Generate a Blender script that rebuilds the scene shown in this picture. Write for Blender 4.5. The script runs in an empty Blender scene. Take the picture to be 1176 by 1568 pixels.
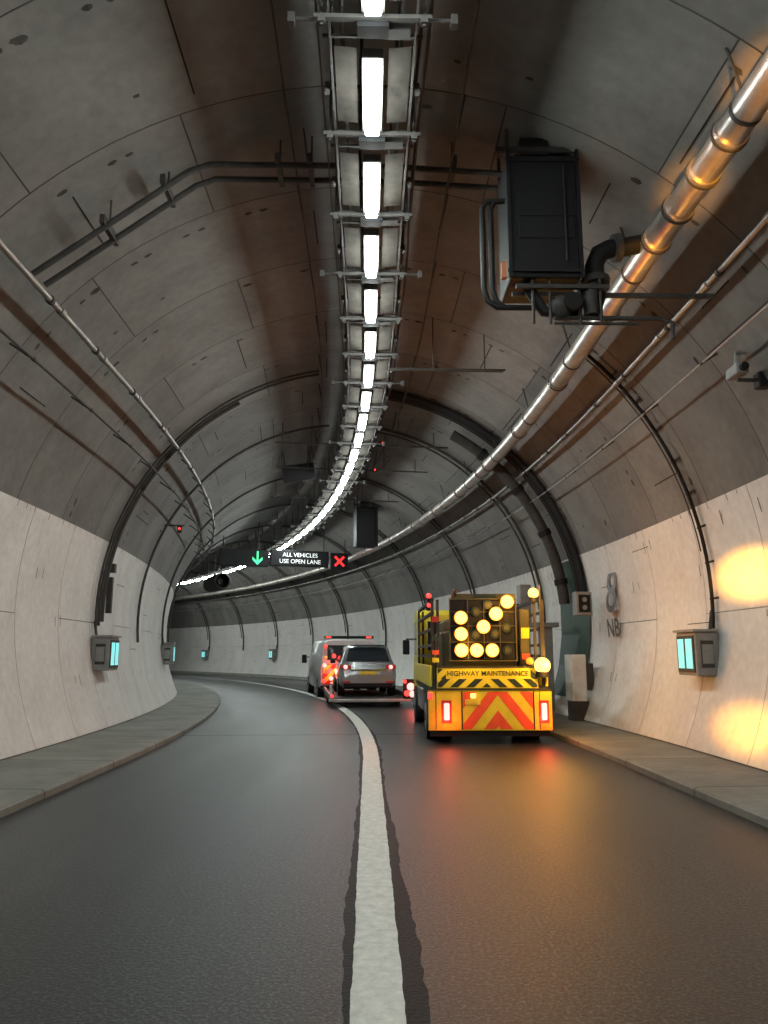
import bpy, bmesh, math, random
from mathutils import Vector, Matrix
random.seed(7)
scene = bpy.context.scene
scene.view_settings.view_transform = 'Standard'
scene.view_settings.look = 'None'
scene.view_settings.exposure = 0

# ------------------------------------------------------------ road alignment
TH0, S0, RC, X0 = 0.02, 12.0, 86.0, 0.05
def path(s):
    if s <= S0:
        return X0 - math.sin(TH0)*s, math.cos(TH0)*s, TH0
    th = TH0 + (s-S0)/RC
    x = X0 - math.sin(TH0)*S0 + RC*(math.cos(th)-math.cos(TH0))
    y = math.cos(TH0)*S0 + RC*(math.sin(th)-math.sin(TH0))
    return x, y, th
def P(s, off, z):
    x, y, th = path(s)
    return Vector((x+off*math.cos(th), y+off*math.sin(th), z))
def frame(s, off=0, z=0, extra=0.0):
    th = path(s)[2]
    return Matrix.Translation(P(s, off, z)) @ Matrix.Rotation(th+extra, 4, 'Z')
CX, CZ, RT = -0.1, 2.5, 5.7
def ring(deg, r):
    a = math.radians(deg)
    return CX+r*math.cos(a), CZ+r*math.sin(a)
def R(s, deg, r):
    o, z = ring(deg, r)
    return P(s, o, z)

# ------------------------------------------------------------ materials
MATS = {}
def mat(name, col, rough=0.6, metal=0.0, var=0.15, nscale=6.0, bump=0.0, bscale=40.0, coat=0.0, spec=0.5):
    if name in MATS: return MATS[name]
    m = bpy.data.materials.new(name); m.use_nodes = True
    nt = m.node_tree; b = nt.nodes['Principled BSDF']
    tc = nt.nodes.new('ShaderNodeTexCoord')
    n = nt.nodes.new('ShaderNodeTexNoise'); n.inputs['Scale'].default_value = nscale
    n.inputs['Detail'].default_value = 4; n.inputs['Roughness'].default_value = 0.65
    nt.links.new(tc.outputs['Object'], n.inputs['Vector'])
    r = nt.nodes.new('ShaderNodeValToRGB')
    r.color_ramp.elements[0].position = 0.3; r.color_ramp.elements[1].position = 0.7
    r.color_ramp.elements[0].color = (*[c*(1-var) for c in col], 1)
    r.color_ramp.elements[1].color = (*[min(1, c*(1+var)) for c in col], 1)
    nt.links.new(n.outputs['Fac'], r.inputs['Fac'])
    nt.links.new(r.outputs['Color'], b.inputs['Base Color'])
    b.inputs['Roughness'].default_value = rough
    b.inputs['Metallic'].default_value = metal
    b.inputs['Specular IOR Level'].default_value = spec
    if coat: b.inputs['Coat Weight'].default_value = coat
    if bump:
        n2 = nt.nodes.new('ShaderNodeTexNoise'); n2.inputs['Scale'].default_value = bscale
        n2.inputs['Detail'].default_value = 3
        nt.links.new(tc.outputs['Object'], n2.inputs['Vector'])
        bp = nt.nodes.new('ShaderNodeBump'); bp.inputs['Strength'].default_value = bump
        bp.inputs['Distance'].default_value = 0.01
        nt.links.new(n2.outputs['Fac'], bp.inputs['Height'])
        nt.links.new(bp.outputs['Normal'], b.inputs['Normal'])
    MATS[name] = m
    return m
def emis(name, col, strength, sample=False):
    if name in MATS: return MATS[name]
    m = bpy.data.materials.new(name); m.use_nodes = True
    b = m.node_tree.nodes['Principled BSDF']
    b.inputs['Base Color'].default_value = (*[min(1, c*0.5) for c in col], 1)
    b.inputs['Emission Color'].default_value = (*col, 1)
    b.inputs['Emission Strength'].default_value = strength
    if not sample:
        try: m.cycles.emission_sampling = 'NONE'
        except Exception: pass
    MATS[name] = m
    return m

def N(nt, t, **kw):
    n = nt.nodes.new(t)
    for k, v in kw.items(): setattr(n, k, v)
    return n
def mixc(nt, fac, a, b, blend='MIX'):
    m = N(nt, 'ShaderNodeMix', data_type='RGBA', blend_type=blend)
    for sock, val in ((m.inputs[0], fac), (m.inputs[6], a), (m.inputs[7], b)):
        if isinstance(val, bpy.types.NodeSocket): nt.links.new(val, sock)
        elif isinstance(val, (int, float)): sock.default_value = val
        else: sock.default_value = (*val, 1)
    return m.outputs[2]

def wall_material(name, c1, c2, seam, bw, rh, mortar, rough, stain, staincol, bump=0.25, offs=0.5, uvoff=(0, 0, 0), spec=0.5):
    m = bpy.data.materials.new(name); m.use_nodes = True
    nt = m.node_tree; b = nt.nodes['Principled BSDF']
    b.inputs['Specular IOR Level'].default_value = spec
    tc = N(nt, 'ShaderNodeTexCoord')
    mp = N(nt, 'ShaderNodeMapping'); mp.inputs['Location'].default_value = uvoff
    nt.links.new(tc.outputs['UV'], mp.inputs['Vector'])
    br = N(nt, 'ShaderNodeTexBrick'); br.offset = offs; br.squash = 1
    br.inputs['Scale'].default_value = 1
    br.inputs['Brick Width'].default_value = bw
    br.inputs['Row Height'].default_value = rh
    br.inputs['Mortar Size'].default_value = mortar
    br.inputs['Mortar Smooth'].default_value = 0.3
    br.inputs['Color1'].default_value = (*c1, 1)
    br.inputs['Color2'].default_value = (*c2, 1)
    br.inputs['Mortar'].default_value = (*seam, 1)
    nt.links.new(mp.outputs['Vector'], br.inputs['Vector'])
    ms = N(nt, 'ShaderNodeMapping'); ms.inputs['Scale'].default_value = (0.75, 0.95, 1)
    nt.links.new(tc.outputs['UV'], ms.inputs['Vector'])
    n1 = N(nt, 'ShaderNodeTexNoise'); n1.inputs['Scale'].default_value = 1.1
    n1.inputs['Detail'].default_value = 6; n1.inputs['Roughness'].default_value = 0.58
    nt.links.new(ms.outputs['Vector'], n1.inputs['Vector'])
    rp = N(nt, 'ShaderNodeValToRGB'); rp.color_ramp.elements[0].position = 0.42; rp.color_ramp.elements[1].position = 0.75
    rp.color_ramp.elements[1].color = (stain, stain, stain, 1)
    nt.links.new(n1.outputs['Fac'], rp.inputs['Fac'])
    c = mixc(nt, rp.outputs['Color'], br.outputs['Color'], staincol)
    n2 = N(nt, 'ShaderNodeTexNoise'); n2.inputs['Scale'].default_value = 7
    n2.inputs['Detail'].default_value = 7; n2.inputs['Roughness'].default_value = 0.55
    nt.links.new(tc.outputs['UV'], n2.inputs['Vector'])
    r2 = N(nt, 'ShaderNodeValToRGB'); r2.color_ramp.elements[0].position = 0.3; r2.color_ramp.elements[1].position = 0.7
    r2.color_ramp.elements[0].color = (0.82, 0.82, 0.82, 1); r2.color_ramp.elements[1].color = (1, 1, 1, 1)
    nt.links.new(n2.outputs['Fac'], r2.inputs['Fac'])
    c = mixc(nt, 1.0, c, r2.outputs['Color'], 'MULTIPLY')
    nt.links.new(c, b.inputs['Base Color'])
    rr = N(nt, 'ShaderNodeMapRange'); rr.inputs['To Min'].default_value = rough-0.08; rr.inputs['To Max'].default_value = rough+0.15
    nt.links.new(n1.outputs['Fac'], rr.inputs['Value'])
    nt.links.new(rr.outputs['Result'], b.inputs['Roughness'])
    bp = N(nt, 'ShaderNodeBump'); bp.inputs['Strength'].default_value = bump; bp.inputs['Distance'].default_value = 0.02
    nt.links.new(n2.outputs['Fac'], bp.inputs['Height'])
    bp2 = N(nt, 'ShaderNodeBump', invert=True); bp2.inputs['Strength'].default_value = 0.8; bp2.inputs['Distance'].default_value = 0.02
    nt.links.new(br.outputs['Fac'], bp2.inputs['Height'])
    nt.links.new(bp.outputs['Normal'], bp2.inputs['Normal'])
    nt.links.new(bp2.outputs['Normal'], b.inputs['Normal'])
    return m

M_conc = wall_material('concrete_lining', (0.175, 0.164, 0.152), (0.135, 0.127, 0.119), (0.03, 0.027, 0.025), 3.9, 2.0, 0.011, 0.72, 0.6, (0.08, 0.073, 0.067), bump=0.18, spec=0.3)
M_panel = wall_material('painted_wall', (0.64, 0.615, 0.585), (0.59, 0.57, 0.545), (0.17, 0.155, 0.14), 9.0, 2.0, 0.010, 0.30, 0.5, (0.44, 0.40, 0.37), bump=0.10, uvoff=(2.3, 1.3, 0))
M_pave = wall_material('pavement_concrete', (0.20, 0.20, 0.175), (0.175, 0.175, 0.155), (0.04, 0.04, 0.035), 20.0, 2.4, 0.02, 0.75, 0.75, (0.085, 0.085, 0.072), bump=0.5, offs=0.0, uvoff=(5, 0.4, 0))

def asphalt():
    m = bpy.data.materials.new('asphalt'); m.use_nodes = True
    nt = m.node_tree; b = nt.nodes['Principled BSDF']
    tc = N(nt, 'ShaderNodeTexCoord')
    big = N(nt, 'ShaderNodeTexNoise'); big.inputs['Scale'].default_value = 0.5; big.inputs['Detail'].default_value = 8
    mp = N(nt, 'ShaderNodeMapping'); mp.inputs['Scale'].default_value = (2.2, 0.25, 1)
    nt.links.new(tc.outputs['UV'], mp.inputs['Vector']); nt.links.new(mp.outputs['Vector'], big.inputs['Vector'])
    f2 = N(nt, 'ShaderNodeTexNoise'); f2.inputs['Scale'].default_value = 42; f2.inputs['Detail'].default_value = 4
    f2.inputs['Roughness'].default_value = 0.8
    nt.links.new(tc.outputs['Object'], f2.inputs['Vector'])
    r1 = N(nt, 'ShaderNodeValToRGB'); r1.color_ramp.elements[0].position = 0.35; r1.color_ramp.elements[1].position = 0.7
    r1.color_ramp.elements[0].color = (0.0115, 0.012, 0.013, 1); r1.color_ramp.elements[1].color = (0.020, 0.0203, 0.021, 1)
    nt.links.new(big.outputs['Fac'], r1.inputs['Fac'])
    r2 = N(nt, 'ShaderNodeValToRGB'); r2.color_ramp.elements[0].position = 0.48; r2.color_ramp.elements[1].position = 0.64
    r2.color_ramp.elements[0].color = (0, 0, 0, 1); r2.color_ramp.elements[1].color = (1, 1, 1, 1)
    nt.links.new(f2.outputs['Fac'], r2.inputs['Fac'])
    mul = mixc(nt, r2.outputs['Color'], (0.35, 0.35, 0.35), (5.2, 5.1, 4.9))
    c = mixc(nt, 1.0, r1.outputs['Color'], mul, 'MULTIPLY')
    nt.links.new(c, b.inputs['Base Color'])
    rr = N(nt, 'ShaderNodeMapRange'); rr.inputs['To Min'].default_value = 0.26; rr.inputs['To Max'].default_value = 0.46
    nt.links.new(big.outputs['Fac'], rr.inputs['Value']); nt.links.new(rr.outputs['Result'], b.inputs['Roughness'])
    b.inputs['Specular IOR Level'].default_value = 0.24
    bp = N(nt, 'ShaderNodeBump'); bp.inputs['Strength'].default_value = 1.0; bp.inputs['Distance'].default_value = 0.007
    nt.links.new(f2.outputs['Fac'], bp.inputs['Height'])
    nt.links.new(bp.outputs['Normal'], b.inputs['Normal'])
    return m
M_asph = asphalt()
M_tar = mat('tar_seal', (0.006, 0.006, 0.0065), 0.6, var=0.3, bump=0.6, bscale=45, spec=0.12)
M_line = mat('road_paint', (0.52, 0.52, 0.48), 0.6, var=0.2, nscale=14, bump=0.7, bscale=50)
M_steel = mat('galvanised_steel', (0.27, 0.255, 0.24), 0.42, 0.8, var=0.25, nscale=5)
M_duct = mat('pipe_steel', (0.46, 0.41, 0.38), 0.34, 0.8, var=0.28, nscale=3)
M_dsteel = mat('weathered_steel', (0.040, 0.037, 0.035), 0.65, 0.0, var=0.3, spec=0.25)
M_black = mat('black_plastic', (0.008, 0.008, 0.009), 0.6, spec=0.25)
M_rub = mat('rubber', (0.014, 0.014, 0.014), 0.85)
M_hous = mat('lamp_housing', (0.07, 0.064, 0.058), 0.7, 0.0, var=0.3, spec=0.2)
M_gpl = mat('reflector_plate', (0.034, 0.030, 0.026), 0.9, 0.0, var=0.5, nscale=4, spec=0.05)
M_tube = emis('lamp_tube', (0.90, 1.0, 0.965), 92.0, True)
M_grey = mat('grey_enclosure', (0.20, 0.20, 0.195), 0.5, 0.1, var=0.15)
M_cyan = emis('cyan_window', (0.25, 0.80, 0.80), 0.9)
M_yel = mat('hi_vis_yellow', (0.66, 0.56, 0.03), 0.4, var=0.1)
M_orange = mat('chevron_red', (0.75, 0.09, 0.03), 0.4, var=0.1)
M_dkg = mat('chevron_dark', (0.02, 0.032, 0.02), 0.4)
M_amb = emis('amber_lamp', (1.0, 0.60, 0.13), 2.9)
M_ambh = emis('amber_lens', (1.0, 0.36, 0.02), 1.2)
M_red = emis('red_lamp', (1.0, 0.06, 0.05), 1.8)
M_redhot = emis('tail_lamp_hot', (1.0, 0.36, 0.32), 2.2)
M_white = mat('white_paint', (0.5, 0.5, 0.5), 0.35, var=0.08, coat=0.5)
M_silver = mat('silver_paint', (0.30, 0.31, 0.32), 0.3, 0.5, var=0.04, coat=0.6)
M_redp = mat('red_paint', (0.45, 0.03, 0.03), 0.35, var=0.06, coat=0.4)
M_glass = mat('dark_glass', (0.02, 0.025, 0.03), 0.08, 0.0, var=0.05)
M_wled = emis('white_led', (0.95, 1.0, 1.0), 0.9)
M_green = emis('green_led', (0.08, 1.0, 0.45), 1.1)
M_rled = emis('red_led', (1.0, 0.03, 0.03), 1.6)
M_plate = mat('number_plate', (0.7, 0.55, 0.05), 0.4)

# ------------------------------------------------------------ mesh accumulator
class MB:
    def __init__(self, M=None):
        self.v = []; self.f = []; self.m = []; self.mats = []; self.uv = None
        self.M = M or Matrix.Identity(4); self.smooth = []
    def mi(self, mt):
        if mt not in self.mats: self.mats.append(mt)
        return self.mats.index(mt)
    def add(self, vs, fs, mt, smooth=False):
        o = len(self.v); self.v += [self.M @ Vector(p) for p in vs]
        k = self.mi(mt)
        for f in fs:
            self.f.append([i+o for i in f]); self.m.append(k); self.smooth.append(smooth)
    def box(self, x0, x1, y0, y1, z0, z1, mt, bev=0.0):
        if bev <= 0:
            vs = [(x0,y0,z0),(x1,y0,z0),(x1,y1,z0),(x0,y1,z0),(x0,y0,z1),(x1,y0,z1),(x1,y1,z1),(x0,y1,z1)]
            self.add(vs, [(3,2,1,0),(4,5,6,7),(0,1,5,4),(1,2,6,5),(2,3,7,6),(3,0,4,7)], mt); return
        bm = bmesh.new(); bmesh.ops.create_cube(bm, size=1)
        for v in bm.verts:
            v.co = Vector(((x0+x1)/2+v.co.x*(x1-x0), (y0+y1)/2+v.co.y*(y1-y0), (z0+z1)/2+v.co.z*(z1-z0)))
        bmesh.ops.bevel(bm, geom=bm.edges[:], offset=bev, segments=2, profile=0.5, affect='EDGES')
        bm.verts.index_update()
        self.add([v.co.copy() for v in bm.verts], [[v.index for v in f.verts] for f in bm.faces], mt, False)
        bm.free()
    def tube(self, pts, r, mt, seg=8, cap=True):
        pts = [Vector(p) for p in pts]; n = len(pts); vs = []; fs = []
        up = Vector((0, 0, 1))
        prev = None
        for i, p in enumerate(pts):
            t = (pts[min(i+1, n-1)]-pts[max(i-1, 0)]).normalized()
            if prev is None:
                a = t.cross(up)
                if a.length < 0.1: a = t.cross(Vector((1, 0, 0)))
            else:
                a = prev - t*prev.dot(t)
            a.normalize(); prev = a; b = t.cross(a)
            for k in range(seg):
                an = 2*math.pi*k/seg
                vs.append(p + (a*math.cos(an)+b*math.sin(an))*r)
        for i in range(n-1):
            for k in range(seg):
                k2 = (k+1) % seg
                fs.append((i*seg+k, i*seg+k2, (i+1)*seg+k2, (i+1)*seg+k))
        self.add(vs, fs, mt, True)
        if cap:
            self.add(vs[:seg], [tuple(range(seg))], mt); self.add(vs[-seg:], [tuple(range(seg))[::-1]], mt)
    def sphere(self, c, r, mt, u=12, v=8, sc=(1, 1, 1)):
        c = Vector(c); vs = []; fs = []
        for i in range(v+1):
            a = math.pi*i/v
            for j in range(u):
                b = 2*math.pi*j/u
                vs.append((c.x+r*sc[0]*math.sin(a)*math.cos(b), c.y+r*sc[1]*math.sin(a)*math.sin(b), c.z+r*sc[2]*math.cos(a)))
        for i in range(v):
            for j in range(u):
                fs.append((i*u+j, i*u+(j+1) % u, (i+1)*u+(j+1) % u, (i+1)*u+j))
        self.add(vs, fs, mt, True)
    def poly(self, vs, mt):
        self.add(vs, [tuple(range(len(vs)))], mt)
    def finish(self, name, parent=None):
        me = bpy.data.meshes.new(name)
        me.from_pydata([tuple(p) for p in self.v], [], self.f)
        for mt in self.mats: me.materials.append(mt)
        me.polygons.foreach_set('material_index', self.m)
        me.polygons.foreach_set('use_smooth', self.smooth)
        if self.uv:
            uvl = me.uv_layers.new(name='UVMap')
            for p in me.polygons:
                for li in p.loop_indices:
                    uvl.data[li].uv = self.uv[me.loops[li].vertex_index]
        me.update()
        ob = bpy.data.objects.new(name, me); scene.collection.objects.link(ob)
        if parent: ob.parent = parent
        return ob
def empty(name, loc=(0, 0, 0)):
    e = bpy.data.objects.new(name, None); e.empty_display_size = 0.3
    scene.collection.objects.link(e); return e
def text_mesh(txt, size, mt, M, name, parent, align='CENTER', bold=0.0):
    cu = bpy.data.curves.new(name, 'FONT'); cu.body = txt; cu.size = size
    cu.align_x = align; cu.align_y = 'CENTER'; cu.offset = bold; cu.extrude = 0.001
    ob = bpy.data.objects.new('tmp', cu); scene.collection.objects.link(ob)
    dg = bpy.context.evaluated_depsgraph_get()
    me = bpy.data.meshes.new_from_object(ob.evaluated_get(dg))
    bpy.data.objects.remove(ob)
    me.transform(M); me.materials.clear(); me.materials.append(mt)
    o = bpy.data.objects.new(name, me); scene.collection.objects.link(o)
    if parent: o.parent = parent
    return o
def sweep(name, prof, s0, s1, ds, mt, parent=None, smooth=True):
    b = MB(); arc = [0]
    for i in range(1, len(prof)):
        arc.append(arc[-1]+math.dist(prof[i], prof[i-1]))
    n = int(round((s1-s0)/ds)); uv = []; vs = []; fs = []
    for i in range(n+1):
        s = s0+(s1-s0)*i/n
        for j, (o, z) in enumerate(prof):
            vs.append(P(s, o, z)); uv.append((arc[j], s))
    k = len(prof)
    for i in range(n):
        for j in range(k-1):
            fs.append((i*k+j, i*k+j+1, (i+1)*k+j+1, (i+1)*k+j))
    b.add(vs, fs, mt, smooth); b.uv = uv
    return b.finish(name, parent)

SA, SB = -24.0, 120.0
# ------------------------------------------------------------ tunnel shell
prof = [ring(-24.9+229.8*i/96, RT) for i in range(97)]
lining = sweep('tunnel_lining', prof, SA, SB, 1.0, M_conc)
pan_top = 15.4
for nm, a0, a1 in (('tunnel_wall', -24.6, pan_top), ('tunnel_wall', 204.6, 180-pan_top)):
    pr = [ring(a0+(a1-a0)*i/16, RT-0.03) for i in range(17)]
    sweep(nm, pr, SA, SB, 1.0, M_panel)

b = MB()
M_pocket = mat('bolt_pocket', (0.05, 0.045, 0.042), 0.9, var=0.4, spec=0.1)
M_joint = mat('open_joint', (0.022, 0.019, 0.017), 0.9, var=0.3, spec=0.1)
def wall_patch(b, s, deg, ls, la, r, mt, n=10, round_=True):
    pts = []
    for k in range(n if round_ else 4):
        if round_:
            a = 2*math.pi*k/n; q = random.uniform(0.75, 1.2); ds, da = math.cos(a)*ls/2*q, math.sin(a)*la/2*q
        else:
            ds, da = [(-1, -1), (1, -1), (1, 1), (-1, 1)][k]; ds *= ls/2; da *= la/2
        pts.append(R(s+ds, deg+math.degrees(da/r), r))
    b.poly(pts, mt)
for i in range(-2, 40):
    sr = i*2.0
    for dg in range(20, 162, 9):
        if random.random() < 0.4: continue
        d = dg + (5 if i % 2 else 0)+random.uniform(-1, 1); w_ = random.uniform(0.7, 1.3)
        wall_patch(b, sr+0.28, d, 0.08*w_, 0.15*w_, RT-0.008, M_pocket)
        if random.random() < 0.7: wall_patch(b, sr+0.28, d+2.3, 0.07, 0.12, RT-0.008, M_pocket)
        if random.random() < 0.4: wall_patch(b, sr+1.5, d+1.3, 0.05, 0.09, RT-0.008, M_pocket)
    for dg in (28, 45, 58, 104, 122, 150, 160):
        if random.random() < 0.5: continue
        wall_patch(b, sr+1.0, dg+random.choice((-6, 0, 6)), random.uniform(0.6, 1.7), 0.02, RT-0.008, M_joint, round_=False)
b.finish('bolt_pockets', lining)
b = MB()
M_mark = mat('wall_fixing', (0.08, 0.07, 0.062), 0.8)
for i in range(0, 40):
    sr = i*2.0
    for side in (0, 1):
        for dg in (-14, -3, 5, 12):
            if random.random() < 0.35: continue
            for k in (0, 1):
                a = dg+random.uniform(-0.3, 0.3); s = sr+0.5+k*0.28+random.choice((0, 0.9))
                wall_patch(b, s, a if side == 0 else 180-a, 0.024, random.uniform(0.10, 0.24), RT-0.040, M_mark, round_=False)
        for k in range(5):
            if random.random() < 0.5: wall_patch(b, sr+k*0.33, 15.0 if side == 0 else 165.0, 0.02, random.uniform(0.06, 0.16), RT-0.040, M_mark, round_=False)
        if random.random() < 0.45:
            a = random.uniform(-8, 12)
            wall_patch(b, sr+1, a if side == 0 else 180-a, 0.8, 0.016, RT-0.040, M_mark, round_=False)
b.finish('wall_fixings', lining)

# ------------------------------------------------------------ road, kerbs
road = sweep('road', [(-3.72+7.44*i/8, 0.0) for i in range(9)], SA, SB, 1.0, M_asph)
sweep('pavement', [(3.70, -0.02), (3.70, 0.075), (3.73, 0.10), (3.86, 0.105), (4.4, 0.11), (5.3, 0.12)], SA, SB, 1.0, M_pave, smooth=False)
sweep('pavement', [(-3.70, -0.02), (-3.70, 0.075), (-3.73, 0.10), (-3.86, 0.105), (-4.4, 0.11), (-5.45, 0.12)], SA, SB, 1.0, M_pave, smooth=False)
b = MB()
vs = []; fs = []; n = 2600
def wob(s, k): return 0.014*math.sin(s*0.83+k)+0.008*math.sin(s*2.17+2*k)
jl = jr = 0
for i in range(n+1):
    s = SA+(80-SA)*i/n
    jl = jl*0.8+random.uniform(-0.006, 0.006); jr = jr*0.8+random.uniform(-0.007, 0.007)
    l = -0.172+wob(s, 0)+jl
    r = 0.175+0.09*max(0, min(1, 1-(s-3)/5))+wob(s, 2)+jr
    vs += [P(s, l, 0.004), P(s, r, 0.004)]
for i in range(n): fs.append((2*i, 2*i+1, 2*i+3, 2*i+2))
b.add(vs, fs, M_tar)
for s, w in ((16.2, 0.05), (31.0, 0.05)):
    vs = []; fs = []
    for i in range(41):
        o = -3.68+7.36*i/40
        vs += [P(s+random.uniform(-.008, .008), o, 0.0025), P(s+w+random.uniform(-.008, .008), o, 0.0025)]
    for i in range(40): fs.append((2*i, 2*i+1, 2*i+3, 2*i+2))
    b.add(vs, fs, M_tar)
b.finish('tar_seal_strip', road)
b = MB(); vs = []; fs = []; n = 2400; jl = jr = 0
for i in range(n+1):
    s = SA+(90-SA)*i/n
    jl = jl*0.7+random.uniform(-.003, .003); jr = jr*0.7+random.uniform(-.003, .003)
    vs += [P(s, -0.125+jl, 0.008), P(s, 0.125+jr, 0.008)]
for i in range(n): fs.append((2*i, 2*i+1, 2*i+3, 2*i+2))
b.add(vs, fs, M_line); b.finish('lane_marking', road)

# ------------------------------------------------------------ ceiling light row
row = empty('ceiling_light_row')
bt, bh = MB(), MB()
LZ = 7.0
k0 = 6.62
for k in range(-12, 42):
    s = k0+1.54*k
    F = frame(s, -0.03, LZ)
    for bb in (bt, bh): bb.M = F
    bt.box(-0.072, 0.072, -0.30, 0.60, -0.06, 0.04, M_tube, 0.02)
    bh.box(-0.10, 0.10, -0.36, 0.66, 0.05, 0.15, M_hous)
    for sx in (-1, 1):
        bh.add([(sx*0.15, -0.40, 0.12), (sx*0.36, -0.40, 0.14), (sx*0.36, 0.62, 0.14), (sx*0.15, 0.62, 0.12)], [(0, 1, 2, 3)], M_gpl)
        bh.box(sx*0.39-0.010, sx*0.39+0.010, -0.78, 0.78, 0.11, 0.15, M_dsteel)
        bh.box(sx*0.27-0.012, sx*0.27+0.012, -0.78, 0.78, 0.20, 0.24, M_dsteel)
        bh.box(sx*0.50-0.008, sx*0.50+0.008, -0.78, 0.78, 0.16, 0.19, M_dsteel)
    bh.box(-0.52, 0.52, -0.80, -0.765, 0.07, 0.11, M_dsteel)
    bh.box(-0.42, 0.42, -0.70, -0.67, 0.17, 0.20, M_dsteel)
    bh.box(-0.46, 0.46, -0.50, -0.475, 0.15, 0.175, M_dsteel)
    bh.box(-0.44, 0.44, 0.15, 0.175, 0.16, 0.18, M_dsteel)
    for sx in (-0.45, 0.45):
        bh.box(sx-0.012, sx+0.012, -0.795, -0.77, 0.0, 1.15, M_dsteel)
        bh.box(sx-0.03, sx+0.03, -0.815, -0.755, 0.02, 0.065, M_dsteel)
        bh.box(sx-0.02, sx+0.02, 0.13, 0.19, 0.10, 0.20, M_dsteel)
    if k % 3 == 0:
        bh.box(-0.74, 0.74, -0.735, -0.715, 0.10, 0.13, M_dsteel)
        for sx in (-0.72, 0.72): bh.box(sx-0.03, sx+0.03, -0.76, -0.68, 0.06, 0.16, M_dsteel)
    bh.box(-0.14, 0.14, -0.76, -0.62, 0.02, 0.14, M_black)
    bh.box(0.12, 0.34, -0.64, -0.52, 0.10, 0.19, M_dsteel)
bt.finish('lamp_tubes', row); bh.finish('lamp_housings', row)
b = MB()
for off, z in ((-0.42, 7.24), (0.40, 7.26), (0.47, 7.2), (-0.15, 7.22), (0.18, 7.22)):
    b.tube([P(s*0.75, off+0.02*math.sin(s), z+0.02*math.sin(s*1.3+off*9)) for s in range(-16, 96)], 0.016, M_black, 6)
b.finish('cables', row)

# ------------------------------------------------------------ longitudinal pipes
def srange(a, c, d):
    n = int((c-a)/d); return [a+(c-a)*i/n for i in range(n+1)]
pipe = empty('fire_main_pipe')
b = MB()
PO, PZ = 3.38, 6.48
b.tube([P(s, PO, PZ) for s in srange(SA, 100, 1)], 0.15, M_duct, 20)
for s in [3.6, 6.5, 7.1, 7.75, 8.4, 10.3, 13.2, 16.2, 19.2, 20.0, 22.5, 25.5, 28.5, 32, 36, 40, 44, 48, 52, 56, 60]:
    b.tube([P(s-0.06, PO, PZ), P(s+0.06, PO, PZ)], 0.172, M_duct, 20)
    b.tube([P(s-0.015, PO, PZ), P(s+0.015, PO, PZ)], 0.185, M_dsteel, 20)
for s in srange(-6, 70, 3.04):
    b.tube([P(s, PO, PZ+0.12), P(s, PO+0.35, PZ+0.75)], 0.015, M_dsteel, 6)
    b.tube([P(s, PO, PZ+0.1), P(s, PO-0.2, PZ+0.9)], 0.015, M_dsteel, 6)
    b.tube([P(s-0.02, PO, PZ), P(s+0.02, PO, PZ)], 0.16, M_dsteel, 16)
b.finish('pipe_run', pipe)

def run(name, off, z, r, mt, s1=90, br=3.0, boxes=0):
    b = MB()
    b.tube([P(s, off, z) for s in srange(SA, s1, 1)], r, mt, 10)
    a = math.atan2(z-CZ, off-CX); dx, dz = math.cos(a), math.sin(a)
    gap = RT-math.hypot(z-CZ, off-CX)
    for s in srange(-6, 70, br):
        s += random.uniform(-0.15, 0.15)
        b.tube([P(s, off-dx*r, z-dz*r), P(s, off+dx*gap, z+dz*gap)], 0.018, M_dsteel, 6)
        b.tube([P(s-0.03, off, z), P(s+0.03, off, z)], r*1.5, M_dsteel, 10)
        if boxes:
            b.tube([P(s+0.3, off, z), P(s+0.42, off, z)], r*1.4, mt, 10)
    return b.finish(name)
run('conduit', -4.15, 6.08, 0.04, M_steel, br=1.9, boxes=1)
run('conduit', -4.5, 5.45, 0.02, M_dsteel, br=2.2)
run('conduit', 4.12, 6.1, 0.035, M_steel, br=1.6, boxes=1)
run('conduit', 4.45, 5.48, 0.014, M_steel, br=2.2)
run('conduit', 0.95, 7.55, 0.014, M_dsteel, br=2.0)
run('conduit', -1.0, 7.72, 0.012, M_dsteel, br=2.0)

# ------------------------------------------------------------ ring conduits
def arc(s, a0, a1, r, n=28):
    return [R(s, a0+(a1-a0)*i/n, r) for i in range(n+1)]
b = MB()
b.tube(arc(12.35, -5, 50, RT-0.1), 0.032, M_black)
b.tube(arc(12.50, 8, 50, RT-0.1), 0.012, M_dsteel)
for a in range(0, 50, 6): b.tube([R(12.25, a, RT-0.03), R(12.55, a, RT-0.03)], 0.02, M_dsteel, 6)
b.finish('ring_conduit')
b = MB()
for ds in (0, 0.22):
    b.tube(arc(16.9+ds, 186 if ds == 0 else 183, 100, RT-0.1), 0.03, M_dsteel)
b.tube(arc(17.4, 182, 120, RT-0.09), 0.05, M_dsteel)
b.finish('ring_conduit')
b = MB()
for ds, r, rr in ((0, 0.055, 0.1), (0.15, 0.05, 0.1), (0.3, 0.06, 0.12), (0.5, 0.035, 0.1)):
    b.tube(arc(18.3+ds, 88, 2, RT-rr), r, M_black)
b.tube(arc(19.3, 62, 4, RT-0.28), 0.14, M_dsteel, 14)
for a in (10, 24, 38, 52):
    b.tube([R(19.3, a-0.8, RT-0.28), R(19.3, a+0.8, RT-0.28)], 0.175, M_black, 14)
b.finish('cable_bundle')
for s in (21.4, 27.5, 33.5, 39.5, 45.3, 51.0, 57.0, 63.0, 69.0):
    b = MB()
    b.tube(arc(s, 90, -6, RT-0.1), 0.045, M_dsteel)
    b.tube(arc(s+0.35, 90, 4, RT-0.1), 0.03, M_dsteel)
    b.tube(arc(s, 96, 186, RT-0.1), 0.035, M_dsteel)
    b.finish('ring_conduit')
b = MB()
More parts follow.
